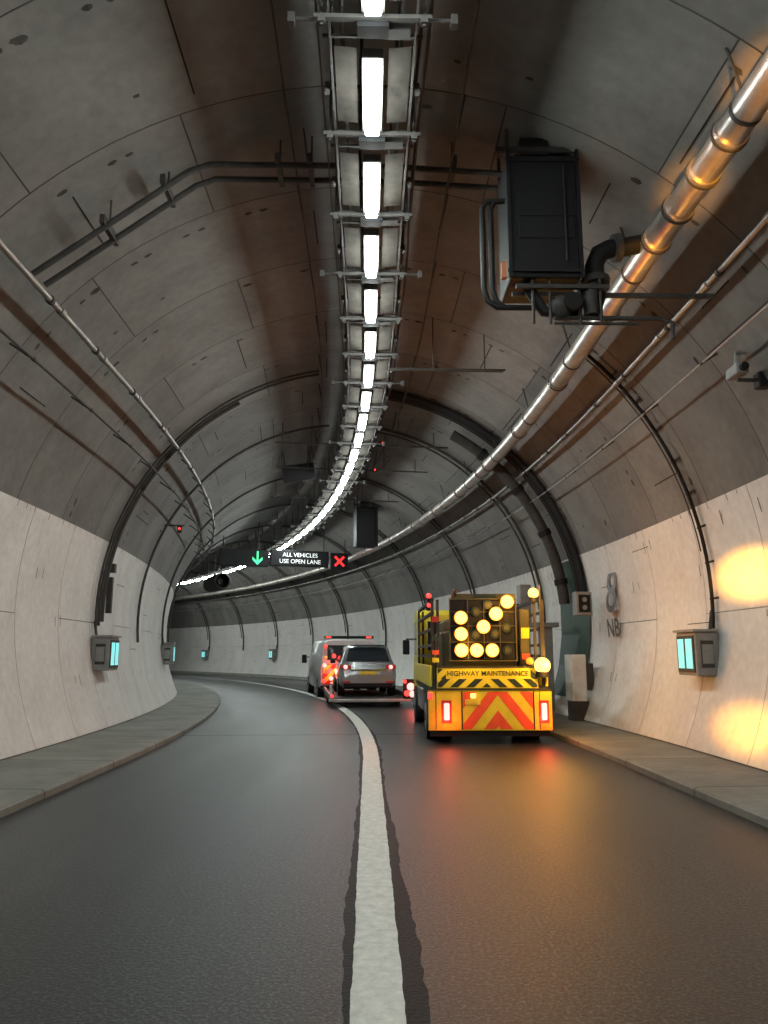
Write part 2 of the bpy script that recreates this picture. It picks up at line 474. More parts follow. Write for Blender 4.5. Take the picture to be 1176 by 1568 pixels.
for ds, dz in ((0, 0), (0.35, 0.03)):
    pts = [(-4.12, 6.12), (-2.3, 7.52), (-2.05, 7.62), (-0.45, 7.62), (0.5, 7.6), (1.9, 7.52)]
    b.tube([P(8.7+ds, o, z+dz) for o, z in pts], 0.038, M_dsteel, 8)
for o, z in ((-3.3, 6.8), (-2.6, 7.35), (-1.2, 7.66), (-0.8, 7.66), (1.0, 7.66)):
    F = frame(8.87, o, z); b.M = F; b.box(-0.03, 0.03, -0.28, 0.28, -0.05, 0.06, M_dsteel); b.M = Matrix.Identity(4)
    b.tube([P(8.87, o, z), P(8.87, o, z+0.7)], 0.013, M_dsteel, 6)
b.finish('conduit_bridge')
b = MB()
for s, z in ((14.0, 7.0), (20.6, 7.3), (23.5, 7.3), (28.0, 7.25)):
    b.tube([P(s, 0.35, z), P(s, 2.6, z)], 0.02, M_dsteel, 6)
    b.tube([P(s+0.2, 0.35, z+0.05), P(s+0.2, 2.6, z+0.05)], 0.02, M_dsteel, 6)
    if s > 15: b.tube([P(s, -0.35, z), P(s, -2.2, z)], 0.02, M_dsteel, 6)
    for o in (-2, -1.2, 1.2, 2.2):
        if o < 0 and s < 15: continue
        b.tube([P(s, o, z-0.04), P(s, o, CZ+math.sqrt(RT**2-(o-CX)**2))], 0.013, M_dsteel, 6)
b.finish('conduit_bridge')

# ------------------------------------------------------------ deluge valve cabinet
def cabinet(s, off, z0, full=True, name='valve_cabinet'):
    e = empty(name); b = MB(frame(s, off, z0))
    b.box(-0.42, 0.42, -0.02, 0.7, 0.0, 1.60, M_black, 0.03)
    for z in (0.06, 1.5):
        b.box(-0.45, 0.45, -0.055, -0.025, z, z+0.04, M_black)
    b.box(-0.30, 0.36, -0.034, -0.021, 0.5, 1.1, M_black, 0.004)
    b.box(-0.30, 0.36, -0.045, -0.035, 0.78, 0.80, M_black)
    for x in (-0.44, 0.40):
        b.box(x, x+0.04, -0.065, -0.03, -0.02, 1.65, M_black)
    b.tube([(0.25, -0.06, 0.2), (0.25, -0.06, 1.45)], 0.015, M_black, 6)
    for x in (-0.4, 0.4):
        for y in (0.05, 0.62):
            b.tube([(x, y, 1.5), (x, y, 2.15)], 0.022, M_dsteel, 6)
    b.box(-0.55, 0.9, 0.0, 0.05, 1.66, 1.72, M_dsteel)
    b.box(-0.25, 0.1, 0.0, 0.5, 1.62, 1.85, M_black, 0.02)
    b.box(0.2, 0.5, 0.1, 0.5, 1.62, 1.80, M_black, 0.02)
    if full:
        for dx in (0, 0.1):
            b.tube([(0.0-dx, 0.2, -0.28), (-0.45-dx, 0.2, -0.28), (-0.56-dx, 0.2, -0.2), (-0.6-dx, 0.2, -0.05), (-0.6-dx, 0.2, 1.0), (-0.55-dx, 0.2, 1.1), (-0.40, 0.2, 1.12)], 0.036, M_black, 8)
        b.box(-0.35, 0.75, 0.0, 0.05, -0.12, -0.07, M_dsteel)
        b.box(-0.35, 2.1, 0.25, 0.3, -0.10, -0.05, M_dsteel)
        b.tube([(0.1, 0.1, -0.45), (1.35, 0.1, -0.45), (1.5, 0.1, -0.5), (1.5, 0.1, -0.7)], 0.028, M_dsteel, 8)
        b.tube([(0.1, 0.1, -0.52), (1.1, 0.1, -0.52)], 0.02, M_dsteel, 8)
        b.tube([(-0.2, 0.15, -0.02), (0.0, 0.15, -0.35), (0.35, 0.15, -0.38), (0.5, 0.15, -0.05)], 0.07, M_black, 10)
        b.sphere((0.18, 0.12, -0.32), 0.15, M_dsteel)
        b.sphere((0.55, 0.15, -0.2), 0.13, M_black)
        b.tube([(0.55, 0.1, -0.05), (0.55, 0.1, -0.42)], 0.09, M_dsteel, 12)
        b.tube([(0.3, -0.05, -0.3), (0.3, 0.3, -0.3)], 0.11, M_black, 12)
        el = [(0.5, 0.25, -0.3), (0.62, 0.25, -0.25), (0.66, 0.25, -0.1), (0.66, 0.25, 0.3), (0.72, 0.25, 0.45), (0.85, 0.25, 0.52), (1.05, 0.25, 0.55), (1.28, 0.25, 0.60)]
        b.tube(el, 0.115, M_black, 14)
        b.tube([(0.66, 0.25, 0.05), (0.66, 0.25, 0.13)], 0.17, M_dsteel, 14)
        b.tube([(0.9, 0.25, 0.53), (0.98, 0.25, 0.54)], 0.17, M_dsteel, 14)
        b.box(-0.52, -0.46, -0.02, 0.06, 0.0, 0.20, mat('orange_tag', (0.35, 0.12, 0.05), 0.6))
        for x in (-0.15, 0.05, 0.4, 0.65):
            b.tube([(x, 0.05, -0.55), (x, 0.05, 0.02)], 0.018, M_dsteel, 6)
    b.finish('cabinet_body', e)
cabinet(8.35, 2.02, 5.95)
cabinet(30.5, 1.9, 5.9, False)

# ------------------------------------------------------------ emergency call boxes
def callbox(s, side):
    e = empty('emergency_panel_box')
    o = ring(-9, RT-0.04)[0] if side > 0 else ring(189, RT-0.04)[0]
    F = frame(s, o, 1.6)
    if side < 0: F = F @ Matrix.Scale(-1, 4, (1, 0, 0))
    b = MB(F)
    b.box(-0.36, 0.02, 0.0, 0.75, -0.33, 0.36, M_grey, 0.02)
    b.box(-0.40, 0.0, -0.03, 0.78, 0.36, 0.40, M_grey)
    b.box(-0.28, -0.08, -0.02, -0.004, -0.2, 0.22, M_dsteel, 0.004)
    b.box(-0.27, -0.09, -0.028, -0.021, -0.14, 0.16, M_grey)
    b.box(-0.378, -0.362, 0.05, 0.70, -0.28, 0.30, M_dsteel)
    b.box(-0.386, -0.379, 0.10, 0.34, -0.22, 0.25, M_cyan)
    b.box(-0.386, -0.379, 0.42, 0.65, -0.22, 0.25, M_cyan)
    b.box(0.0, 0.12, 0.1, 0.6, -0.45, -0.33, M_dsteel)
    b.tube([(-0.02, 0.2, 0.4), (0.03, 0.2, 0.7)], 0.03, M_dsteel, 8)
    b.finish('enclosure', e)
for s in (12.25, 23.0, 33.2, 45.2, 57.0, 69.0): callbox(s, 1)
for s in (16.7, 27.6): callbox(s, -1)
b = MB(frame(17.6, ring(175, RT-0.1)[0], 0))
b.box(-0.02, 0.10, 0, 0.12, 2.5, 3.3, M_dsteel, 0.01); b.box(-0.02, 0.14, -0.02, 0.14, 3.4, 3.6, M_dsteel, 0.01)
b.tube([(0.03, 0.05, 3.6), (0.03, 0.05, 4.2)], 0.025, M_black, 8)
b.finish('junction_box')

# ------------------------------------------------------------ cctv camera
b = MB(frame(9.25, 4.75, 5.15))
b.box(-0.16, 0.0, -0.12, 0.2, -0.05, 0.09, M_grey, 0.02)
b.tube([(-0.08, 0.05, 0.05), (-0.06, 0.05, 0.28), (0.15, 0.05, 0.30), (0.35, 0.05, 0.30)], 0.035, M_grey, 8)
b.tube([(-0.08, -0.18, 0.02), (-0.08, -0.10, 0.02)], 0.05, M_black, 12)
b.box(-0.1, 0.5, 0.0, 0.04, -0.12, -0.08, M_dsteel)
b.box(0.15, 0.45, -0.05, 0.12, -0.2, 0.0, M_black, 0.02)
b.finish('cctv_camera')

# ------------------------------------------------------------ signs
e = empty('lane_control_gantry')
F = frame(38, 0, 6.25); b = MB(F)
b.box(-0.95, 1.95, 0, 0.35, -0.38, 0.40, M_black, 0.02)
b.box(-3.4, -1.05, 0.05, 0.35, -0.45, 0.35, M_black, 0.02)
b.box(2.05, 2.95, 0, 0.35, -0.48, 0.36, M_black, 0.02)
b.box(-3.4, 3.0, 0.4, 0.5, 0.1, 0.2, M_dsteel)
for x in (-3.2, -1.5, 0.2, 1.8, 2.9):
    b.tube([(x, 0.45, 0.1), (x, 0.45, CZ+math.sqrt(max(0.1, RT**2-(x-CX)**2))-6.25)], 0.03, M_dsteel, 6)
for sg in (-1, 1):
    d = Vector((1, 0, sg)).normalized(); nrm = Vector((-sg, 0, 1)).normalized()*0.055
    c = Vector((2.5, -0.012-0.004*(sg+1), -0.06))
    b.poly([c-d*0.33-nrm, c+d*0.33-nrm, c+d*0.33+nrm, c-d*0.33+nrm], M_rled)
b.box(-1.64, -1.56, -0.0, 0.01, -0.30, 0.28, M_green)
for sg in (-1, 1):
    b.poly([(-1.6, 0.02, -0.38), (-1.6, 0.02, -0.22), (-1.6+sg*0.24, 0.02, 0.0), (-1.6+sg*0.24, 0.02, -0.14)], M_green)
b.finish('sign_housings', e)
RX = Matrix.Rotation(math.pi/2, 4, 'X')
text_mesh('ALL VEHICLES', 0.285, M_wled, F @ Matrix.Translation((0.5, -0.01, 0.16)) @ RX, 'message_line_1', e)
text_mesh('USE OPEN LANE', 0.285, M_wled, F @ Matrix.Translation((0.5, -0.01, -0.16)) @ RX, 'message_line_2', e)

b = MB(frame(23.9, -1.45, 7.25, 0.0) @ Matrix.Rotation(math.radians(-9), 4, 'Y'))
b.box(-0.5, 0.5, 0, 0.12, -0.27, 0.27, M_black, 0.015)
b.tube([(-0.4, 0.06, 0.2), (-0.4, 0.06, 0.8)], 0.02, M_dsteel, 6); b.tube([(0.4, 0.06, 0.2), (0.4, 0.06, 0.8)], 0.02, M_dsteel, 6)
b.finish('overhead_sign')

for s, o, z in ((20.5, 0.75, 7.35), (23.4, 0.9, 7.3)):
    b = MB(frame(s, o, z)); b.box(-0.09, 0.09, 0, 0.1, -0.05, 0.05, M_black, 0.01)
    b.tube([(0, -0.02, 0), (0, 0.01, 0)], 0.03, M_red, 10); b.finish('red_reflection_dot')  # added glowing dot and housing, imitating a red windscreen reflection
e = empty('red_reflection_pair'); b = MB(frame(21.5, -4.75, 5.0))  # two red windscreen reflections built as added glowing heads by the left wall
for dx in (0, -0.55):
    b.box(dx-0.06, dx+0.06, 0, 0.15, -0.10, 0.10, M_black, 0.02); b.tube([(dx, -0.02, 0), (dx, 0.01, 0)], 0.035, M_red, 12)
b.box(-0.6, 0.12, 0.05, 0.1, 0.08, 0.11, M_dsteel); b.finish('reflection_dots', e)

def jetfan(s, off, z):
    e = empty('jet_fan'); b = MB(frame(s, off, z))
    ring_o = [(-1.5, 0.42), (-1.45, 0.5), (-0.9, 0.52), (0.9, 0.52), (1.45, 0.5), (1.5, 0.42)]
    for (y0, r0), (y1, r1) in zip(ring_o, ring_o[1:]):
        vs = []; fs = []
        for k in range(20):
            a = 2*math.pi*k/20
            vs += [(r0*math.cos(a), y0, r0*math.sin(a)), (r1*math.cos(a), y1, r1*math.sin(a))]
        for k in range(20):
            j = (k+1) % 20; fs.append((2*k, 2*j, 2*j+1, 2*k+1))
        b.add(vs, fs, M_dsteel, True)
    b.tube([(0, -0.4, 0), (0, 0.4, 0)], 0.40, M_black, 16)
    b.tube([(0, -0.9, 0), (0, 0.9, 0)], 0.16, M_dsteel, 12)
    for y in (-0.8, 0.8):
        for x in (-0.35, 0.35): b.tube([(x, y, 0.35), (x, y, 1.6)], 0.03, M_dsteel, 6)
    b.finish('fan_casing', e)
jetfan(50, -1.4, 6.0)

# ------------------------------------------------------------ right-hand niche equipment
M_wcab = mat('cream_cabinet', (0.50, 0.49, 0.46), 0.45)
M_ggreen = mat('green_door', (0.03, 0.06, 0.045), 0.5)
b = MB(frame(17.6, 4.85, 0))
b.box(-0.05, 0.30, 0, 0.5, 0.55, 1.6, M_wcab, 0.02); b.box(-0.02, 0.27, -0.012, -0.002, 0.62, 1.52, mat('cabinet_door', (0.46, 0.45, 0.43), 0.4)); b.box(-0.03, 0.35, 0.05, 0.45, 0.11, 0.55, M_dsteel)
b.box(0.3, 0.5, 0.1, 0.4, 0.8, 1.4, M_dsteel)
b.finish('wall_cabinet')
b = MB(frame(17.3, 5.05, 2.75))
b.box(-0.17, 0.2, 0, 0.3, -0.27, 0.27, M_grey, 0.02); b.box(-0.12, 0.15, -0.02, -0.003, -0.2, 0.2, M_black)
for z in (-0.09, 0.09): b.tube([(0.015, -0.03, z), (0.015, -0.02, z)], 0.055, M_grey, 14)
b.finish('indicator_sign')
b = MB(frame(19.6, 4.35, 0))
b.box(-0.35, 0.9, 0, 0.5, 2.3, 2.42, M_grey, 0.01); b.box(-0.1, 0.2, 0.05, 0.4, 2.42, 3.4, M_grey, 0.02)
b.box(-0.3, -0.12, 0.1, 0.4, 2.42, 2.9, M_dsteel, 0.01); b.box(0.45, 0.75, 0.1, 0.4, 0.12, 2.3, M_grey, 0.01)
b.box(-0.1, 0.1, 0.1, 0.3, 0.12, 2.3, M_dsteel, 0.01)
b.finish('niche_cabinet')
b = MB()
vs = []
for a in (-20, -12, -4, 4, 12, 15):
    vs += [R(18.2, a, RT-0.06), R(20.2, a, RT-0.06)]
b.add(vs, [(2*i, 2*i+1, 2*i+3, 2*i+2) for i in range(5)], M_ggreen); b.finish('emergency_exit_door')
M_num = mat('number_paint', (0.10, 0.095, 0.095), 0.5)
e = empty('wall_number')
def wall_text(t, s, deg, size, nm):
    p = R(s, deg, RT-0.12); th = path(s)[2]
    F = Matrix.Translation(p) @ Matrix.Rotation(th-math.pi/2, 4, 'Z') @ Matrix.Rotation(math.pi/2 + math.radians(-deg), 4, 'X')
    text_mesh(t, size, M_num, F, nm, e, bold=0.01)
wall_text('8', 16.7, 4.5, 1.35, 'numeral'); wall_text('NB', 16.7, -3.5, 0.55, 'letters')

# ------------------------------------------------------------ lights helper
def point(name, loc, col, power, rad=0.08, parent=None):
    l = bpy.data.lights.new(name, 'POINT'); l.color = col; l.energy = power; l.shadow_soft_size = rad
    o = bpy.data.objects.new(name, l); o.location = loc; scene.collection.objects.link(o)
    if parent: o.parent = parent
    return o
def wheel(b, x, y, r, w, side):
    b.tube([(x, y, r), (x+side*w, y, r)], r, M_rub, 24)
    b.tube([(x-side*0.01, y, r), (x+side*0.05, y, r)], r*0.6, M_grey, 18)
    b.tube([(x-side*0.03, y, r), (x, y, r)], r*0.2, M_dsteel, 10)

# ------------------------------------------------------------ highway maintenance truck
truck = empty('highway_maintenance_truck')
TF = Matrix.Translation((1.94, 14.45, 0)) @ Matrix.Rotation(math.radians(1.0), 4, 'Z')
b = MB(TF)
W = 1.135
b.box(-W, W, 0.0, 0.07, 0.24, 0.96, M_yel, 0.015)
def clip_poly(poly, x0, x1, z0, z1):
    def cl(pts, f):
        out = []
        for i in range(len(pts)):
            a, c = pts[i], pts[(i+1) % len(pts)]
            fa, fc = f(a), f(c)
            if fa >= 0: out.append(a)
            if (fa >= 0) != (fc >= 0):
                t = fa/(fa-fc); out.append((a[0]+(c[0]-a[0])*t, a[1]+(c[1]-a[1])*t))
        return out
    for f in (lambda p: p[0]-x0, lambda p: x1-p[0], lambda p: p[1]-z0, lambda p: z1-p[1]):
        poly = cl(poly, f)
        if len(poly) < 3: return []
    return poly
def chevrons(b, x0, x1, z0, z1, xc, y, mt, pitch=0.36, duty=0.5, slope=1.25, inv=1):
    for k in range(-12, 13):
        zb = (z0+z1)/2+k*pitch*slope
        for sg in (-1, 1):
            L = 3.0; t = pitch*slope*duty
            pl = [(xc, zb), (xc+sg*L, zb-inv*L*slope), (xc+sg*L, zb-inv*L*slope-t), (xc, zb-t)]
            lo, hi = (xc, x1) if sg > 0 else (x0, xc)
            if hi <= lo: continue
            pl = clip_poly(pl, max(lo, x0), min(hi, x1), z0, z1)
            if len(pl) >= 3: b.poly([(p[0], y, p[1]) for p in pl], mt)
chevrons(b, -0.50, 0.78, 0.27, 0.93, 0.14, -0.004, M_orange, pitch=0.44)
b.box(-0.53, -0.505, -0.006, 0, 0.26, 0.94, M_dkg); b.box(0.785, 0.81, -0.006, 0, 0.26, 0.94, M_dkg)
for x in (-1.0, 0.9): b.box(x, x+0.015, -0.004, 0, 0.26, 0.94, M_dsteel)
b.box(-W+0.05, W-0.05, 0.05, 0.12, 0.14, 0.24, M_black)
b.box(-W, W, -0.02, 0.06, 0.965, 0.985, M_dsteel)
for x in (-0.80, 0.98):
    b.box(x-0.09, x+0.09, -0.02, 0.0, 0.38, 0.78, M_redp, 0.008)
    b.box(x-0.05, x+0.05, -0.05, -0.021, 0.43, 0.73, M_redhot, 0.02)
b.box(-0.46, -0.18, -0.012, -0.006, 0.70, 0.80, M_plate)
b.box(-0.36, -0.27, -0.06, -0.007, 0.82, 0.90, M_amb, 0.01)
b.box(-W-0.01, -W+0.08, -0.03, 0.0, 0.80, 0.92, M_red, 0.01)
b.box(-0.97, 0.90, 0.02, 0.08, 0.99, 1.36, M_yel, 0.01)
chevrons(b, -0.95, 0.88, 1.01, 1.16, -0.05, 0.016, M_dkg, pitch=0.30, slope=0.9)
chevrons(b, -0.95, -0.80, 1.16, 1.34, 1.0, 0.016, M_dkg, pitch=0.30, slope=0.9)
chevrons(b, 0.76, 0.88, 1.16, 1.34, -0.05, 0.016, M_dkg, pitch=0.30, slope=0.9)
b.box(-0.97, 0.90, 0.0, 0.07, 1.365, 1.39, M_dsteel)
b.box(-1.08, 1.08, 0.1, 4.6, 0.92, 1.02, M_dsteel, 0.01)
b.box(-0.42, -0.32, 0.15, 6.0, 0.62, 0.9, M_black); b.box(0.32, 0.42, 0.15, 6.0, 0.62, 0.9, M_black)
b.box(-1.10, -1.05, 0.1, 4.5, 1.02, 1.40, M_yel, 0.01)
b.box(1.05, 1.10, 0.1, 4.5, 1.02, 1.40, M_yel, 0.01)
b.box(-1.10, -0.98, 2.2, 3.6, 0.45, 0.9, M_grey, 0.03)
for x in (-1.1, 1.1):
    sd = 1 if x < 0 else -1
    wheel(b, x, 1.15, 0.42, 0.5, sd); wheel(b, x, 5.0, 0.42, 0.28, sd)
    b.box(min(x, x+sd*0.5), max(x, x+sd*0.5), 0.6, 1.7, 0.86, 0.9, M_black)
    b.box(min(x, x+sd*0.45), max(x, x+sd*0.45), 0.55, 0.57, 0.2, 0.88, M_rub)
cab = [(4.55, 0.5), (4.5, 1.3), (4.55, 2.55), (4.75, 2.68), (5.9, 2.62), (6.25, 1.75), (6.4, 1.2), (6.4, 0.45)]
n = len(cab)
vs = [(-1.04, y, z) for y, z in cab]+[(1.04, y, z) for y, z in cab]
b.add(vs, [tuple(range(n))[::-1], tuple(range(n, 2*n))]+[(i, (i+1) % n, n+(i+1) % n, n+i) for i in range(n)], M_yel)
b.box(-0.8, 0.8, 4.49, 4.52, 1.7, 2.4, M_glass, 0.01)
for sx in (-1, 1):
    b.poly([(sx*1.045, 4.95, 1.6), (sx*1.045, 6.15, 1.6), (sx*1.045, 5.85, 2.4), (sx*1.045, 4.95, 2.45)], M_glass)
    b.tube([(sx*1.05, 6.1, 2.0), (sx*1.25, 6.15, 2.0)], 0.02, M_black, 6)
    b.box(sx*1.25-0.09, sx*1.25+0.09, 6.1, 6.2, 1.60, 1.98, M_black, 0.03)
for x in (-1.03, -0.93, 0.90, 1.05):
    for y in (0.15, 4.2):
        b.box(x-0.025, x+0.025, y, y+0.05, 1.0, 2.62, M_dsteel)
for z in (1.55, 1.75, 2.05, 2.35, 2.6):
    b.box(-1.05, -0.99, 0.2, 4.2, z, z+0.05, M_dsteel)
    b.box(0.99, 1.05, 0.2, 4.2, z, z+0.05, M_dsteel)
b.box(-1.04, -0.92, 0.08, 0.15, 1.46, 1.54, M_yel); b.box(-1.04, -0.92, 0.08, 0.15, 1.85, 1.93, M_dkg)
b.box(-1.04, -0.92, 0.08, 0.15, 2.2, 2.30, M_redp); b.box(-1.04, -0.92, 0.08, 0.15, 1.6, 1.68, M_orange)
M_och = mat('body_ochre', (0.065, 0.058, 0.018), 0.5)
b.box(-0.82, 0.60, 0.5, 2.2, 1.02, 2.05, M_och, 0.06)
b.box(-0.60, 0.86, 2.3, 4.0, 1.02, 2.35, M_och, 0.06)
b.box(-0.5, 0.3, 0.8, 1.9, 2.05, 2.3, M_dsteel, 0.05)
b.tube([(0.72, 0.8, 1.0), (0.72, 0.8, 2.5)], 0.07, M_dsteel, 12)
b.box(0.64, 0.84, 0.3, 0.36, 1.4, 2.45, M_och, 0.02)
b.box(0.66, 0.82, 0.28, 0.30, 1.9, 2.1, M_yel, 0.005); b.box(0.66, 0.82, 0.28, 0.30, 1.5, 1.62, M_orange, 0.005)
b.box(-0.66, 0.56, 0.25, 0.32, 2.62, 2.74, M_och, 0.01)
b.box(-0.25, 0.2, 0.235, 0.25, 2.63, 2.73, M_dkg)
b.box(-0.70, 0.52, 0.08, 0.16, 1.50, 2.62, M_black, 0.02)
for x in (-0.72, 0.52): b.box(x, x+0.02, 0.06, 0.08, 1.48, 2.64, M_och)
for z in (1.48, 2.62): b.box(-0.70, 0.52, 0.06, 0.08, z, z+0.02, M_och)
for x in (-0.38, -0.08, 0.22): b.box(x, x+0.015, 0.055, 0.079, 1.52, 2.60, M_och)
for z in (1.82, 2.12, 2.38): b.box(-0.70, 0.52, 0.058, 0.079, z, z+0.015, M_och)
# arrow-board lamps, local (x, z) in metres on the board
lit = [(-0.513, 2.274), (-0.513, 1.976), (-0.513, 1.678), (-0.227, 1.678), (0.060, 1.678), (-0.095, 2.107), (0.143, 2.346), (0.358, 2.572)]
for lx, lz in lit:
    b.tube([(lx, -0.03, lz), (lx, 0.06, lz)], 0.135, M_black, 20)
    b.tube([(lx, -0.035, lz), (lx, 0.0, lz)], 0.128, M_ambh, 20)
    b.sphere((lx, -0.03, lz), 0.115, M_amb, 16, 10, sc=(1, 0.35, 1))
for lx, lz in ((-0.227, 1.976), (0.13, 1.976), (-0.227, 2.39), (0.346, 1.678), (0.346, 2.09), (0.0, 2.52)):
    b.tube([(lx, 0.03, lz), (lx, 0.06, lz)], 0.085, M_dkg, 16); b.tube([(lx, 0.02, lz), (lx, 0.06, lz)], 0.05, M_och, 12)
for x, y, z, mt, r in ((0.88, 0.1, 2.74, M_amb, 0.10), (0.98, 0.0, 1.40, M_amb, 0.15), (-1.08, 0.3, 2.70, M_red, 0.05), (-1.08, 0.3, 2.52, M_red, 0.04), (-0.6, 0.1, 2.78, M_dkg, 0.04), (0.76, 0.05, 1.48, M_ambh, 0.07)):
    b.sphere((x, y, z), r, mt, 16, 12); b.tube([(x, y+0.02, z-r-0.06), (x, y+0.02, z-r*0.6)], r*0.8, M_black, 12)
b.tube([(1.0, 0.1, 1.0), (1.0, 0.1, 2.9)], 0.02, M_dsteel, 6)
b.finish('truck_body', truck)
text_mesh('HIGHWAY MAINTENANCE', 0.125, M_dkg, TF @ Matrix.Translation((-0.03, 0.012, 1.255)) @ RX, 'lettering', truck, bold=0.001)
AMB = (1.0, 0.47, 0.08)
for x, z, p in ((-0.35, 1.7, 28), (0.2, 2.4, 28), (0.9, 2.75, 60), (1.10, 1.45, 80)):
    point('amber_glow', TF @ Vector((x, -0.30, z)), AMB, p, 0.1, truck)
for x in (-0.80, 0.98): point('tail_glow', TF @ Vector((x, -0.15, 0.45)), (1, 0.08, 0.04), 8, 0.06, truck)
point('beacon_glow_red', TF @ Vector((-1.25, 0.3, 3.0)), (1, 0.10, 0.07), 70, 0.06, truck)

# ------------------------------------------------------------ silver suv on low trailer
def loft(b, stations, mt):
    k = len(stations[0][1]); vs = []; fs = []
    for y, pr in stations:
        for x, z in pr: vs.append((x, y, z))
    for i in range(len(stations)-1):
        for j in range(k):
            j2 = (j+1) % k
            fs.append((i*k+j, i*k+j2, (i+1)*k+j2, (i+1)*k+j))
    b.add(vs, fs, mt, True)
    b.add([vs[i] for i in range(k)], [tuple(range(k))[::-1]], mt)
    b.add([vs[-k+i] for i in range(k)], [tuple(range(k))], mt)
def body_prof(w, zb, zbelt, zr, gw):
    h = [(w*0.86, zb), (w*0.97, zb+0.12), (w, (zb+zbelt)/2), (w*0.985, zbelt-0.05), (w*0.93, zbelt), (gw, zr-0.10), (gw-0.10, zr-0.02), (gw*0.5, zr)]
    return h+[(-x, z) for x, z in h[::-1]]
suv = empty('silver_suv')
SF = Matrix.Translation((-0.50, 24.9, 0.30)) @ Matrix.Rotation(math.radians(6), 4, 'Z')
b = MB(SF)
st = [(0.0, body_prof(0.80, 0.32, 0.62, 0.68, 0.70)), (0.06, body_prof(0.88, 0.28, 0.9, 0.98, 0.76)), (0.16, body_prof(0.91, 0.26, 0.98, 1.08, 0.78)),
      (0.5, body_prof(0.92, 0.25, 1.02, 1.52, 0.68)), (0.8, body_prof(0.925, 0.25, 1.02, 1.62, 0.67)), (2.3, body_prof(0.925, 0.25, 1.0, 1.64, 0.68)),
      (2.7, body_prof(0.925, 0.25, 0.99, 1.52, 0.70)), (3.25, body_prof(0.92, 0.25, 0.97, 1.08, 0.76)), (4.1, body_prof(0.86, 0.26, 0.85, 0.92, 0.7)), (4.4, body_prof(0.74, 0.3, 0.6, 0.7, 0.6))]
loft(b, st, M_silver)
b.poly([(-0.70, 0.13, 1.10), (0.70, 0.13, 1.10), (0.60, 0.44, 1.50), (-0.60, 0.44, 1.50)], M_glass)
b.box(-0.55, 0.55, 0.35, 0.6, 1.575, 1.61, M_black, 0.01)
for sx in (-1, 1):
    b.poly([(sx*0.88, 0.9, 1.06), (sx*0.88, 2.9, 1.06), (sx*0.735, 2.35, 1.5), (sx*0.735, 0.95, 1.5)], M_glass)
    b.box(sx*0.72-0.17, sx*0.72+0.17, -0.01, 0.14, 0.86, 0.98, M_redp, 0.02)
    b.sphere((sx*0.72, -0.02, 0.91), 0.065, M_redhot)
    b.box(sx*0.70-0.13, sx*0.70+0.13, -0.03, 0.02, 0.42, 0.48, M_redp, 0.01)
    b.box(sx*1.0-0.09, sx*1.0+0.09, 3.0, 3.12, 1.0, 1.14, M_black, 0.02)
    for y in (0.85, 3.5): wheel(b, sx*0.93, y, 0.35, 0.22, -sx)
b.box(-0.78, 0.78, -0.02, 0.1, 0.27, 0.42, M_black, 0.03)
b.box(-0.27, 0.27, 0.0, 0.03, 0.66, 0.78, M_plate, 0.005)
b.box(-0.55, 0.55, -0.005, 0.05, 0.80, 0.84, mat('chrome', (0.6, 0.6, 0.6), 0.15, 1.0))
b.finish('suv_body', suv)

trl = empty('car_transport_trailer')
b = MB(Matrix.Translation((-0.45, 24.3, 0)) @ Matrix.Rotation(math.radians(6), 4, 'Z'))
b.box(-1.25, 1.3, 0.0, 0.12, 0.16, 0.26, mat('trailer_steel', (0.35, 0.35, 0.35), 0.4, 0.4), 0.02)
b.box(-1.15, 1.15, 0.1, 5.2, 0.22, 0.30, M_dsteel, 0.01)
for x in (-1.22, 1.22):
    b.box(x-0.04, x+0.04, 0.1, 5.2, 0.25, 0.42, M_grey, 0.01)
    for y in (2.2, 2.9): wheel(b, x, y, 0.22, 0.2, 1 if x < 0 else -1)
b.box(-1.22, -1.14, 0.02, 0.1, 0.26, 0.75, M_white, 0.01)
for x, z, r, mt in ((1.28, 0.62, 0.12, M_redhot), (1.16, 0.42, 0.09, M_red), (1.33, 0.40, 0.10, M_redhot), (1.1, 0.78, 0.06, M_red), (-1.15, 0.35, 0.05, M_red)):
    b.sphere((x, -0.02, z), r, mt)
b.box(1.05, 1.4, 0.0, 0.06, 0.25, 0.85, M_black, 0.01)
b.finish('trailer_body', trl)
point('trailer_glow', (0.95, 23.9, 0.6), (1, 0.12, 0.08), 15, 0.06, trl)

# ------------------------------------------------------------ recovery van
van = empty('recovery_van')
VF = Matrix.Translation((-1.30, 29.6, 0)) @ Matrix.Rotation(math.radians(11), 4, 'Z')
b = MB(VF)
def vp(w, zb, zt, tw):
    h = [(w*0.92, zb), (w, zb+0.12), (w, 1.15), (w*0.98, 1.3), (tw, zt-0.15), (tw-0.12, zt-0.03), (tw*0.5, zt)]
    return h+[(-x, z) for x, z in h[::-1]]
loft(b, [(0, vp(1.08, 0.35, 2.12, 0.98)), (0.06, vp(1.12, 0.33, 2.18, 1.0)), (3.8, vp(1.12, 0.33, 2.2, 1.0)), (4.6, vp(1.1, 0.33, 1.9, 0.9)), (5.0, vp(1.05, 0.35, 1.35, 0.8)), (5.6, vp(0.95, 0.4, 1.2, 0.7))], M_white)
b.box(-1.02, 1.02, -0.03, -0.003, 0.50, 1.25, M_redp, 0.01)
chevrons(b, -1.0, 1.0, 0.52, 1.23, 0.0, -0.034, M_plate, pitch=0.4, slope=1.0)
b.box(-0.85, -0.05, -0.012, -0.002, 1.40, 1.95, M_glass, 0.003); b.box(0.05, 0.85, -0.012, -0.002, 1.40, 1.95, M_glass, 0.003)
b.box(-1.1, 1.1, -0.10, 0.0, 0.35, 0.47, M_black, 0.02)
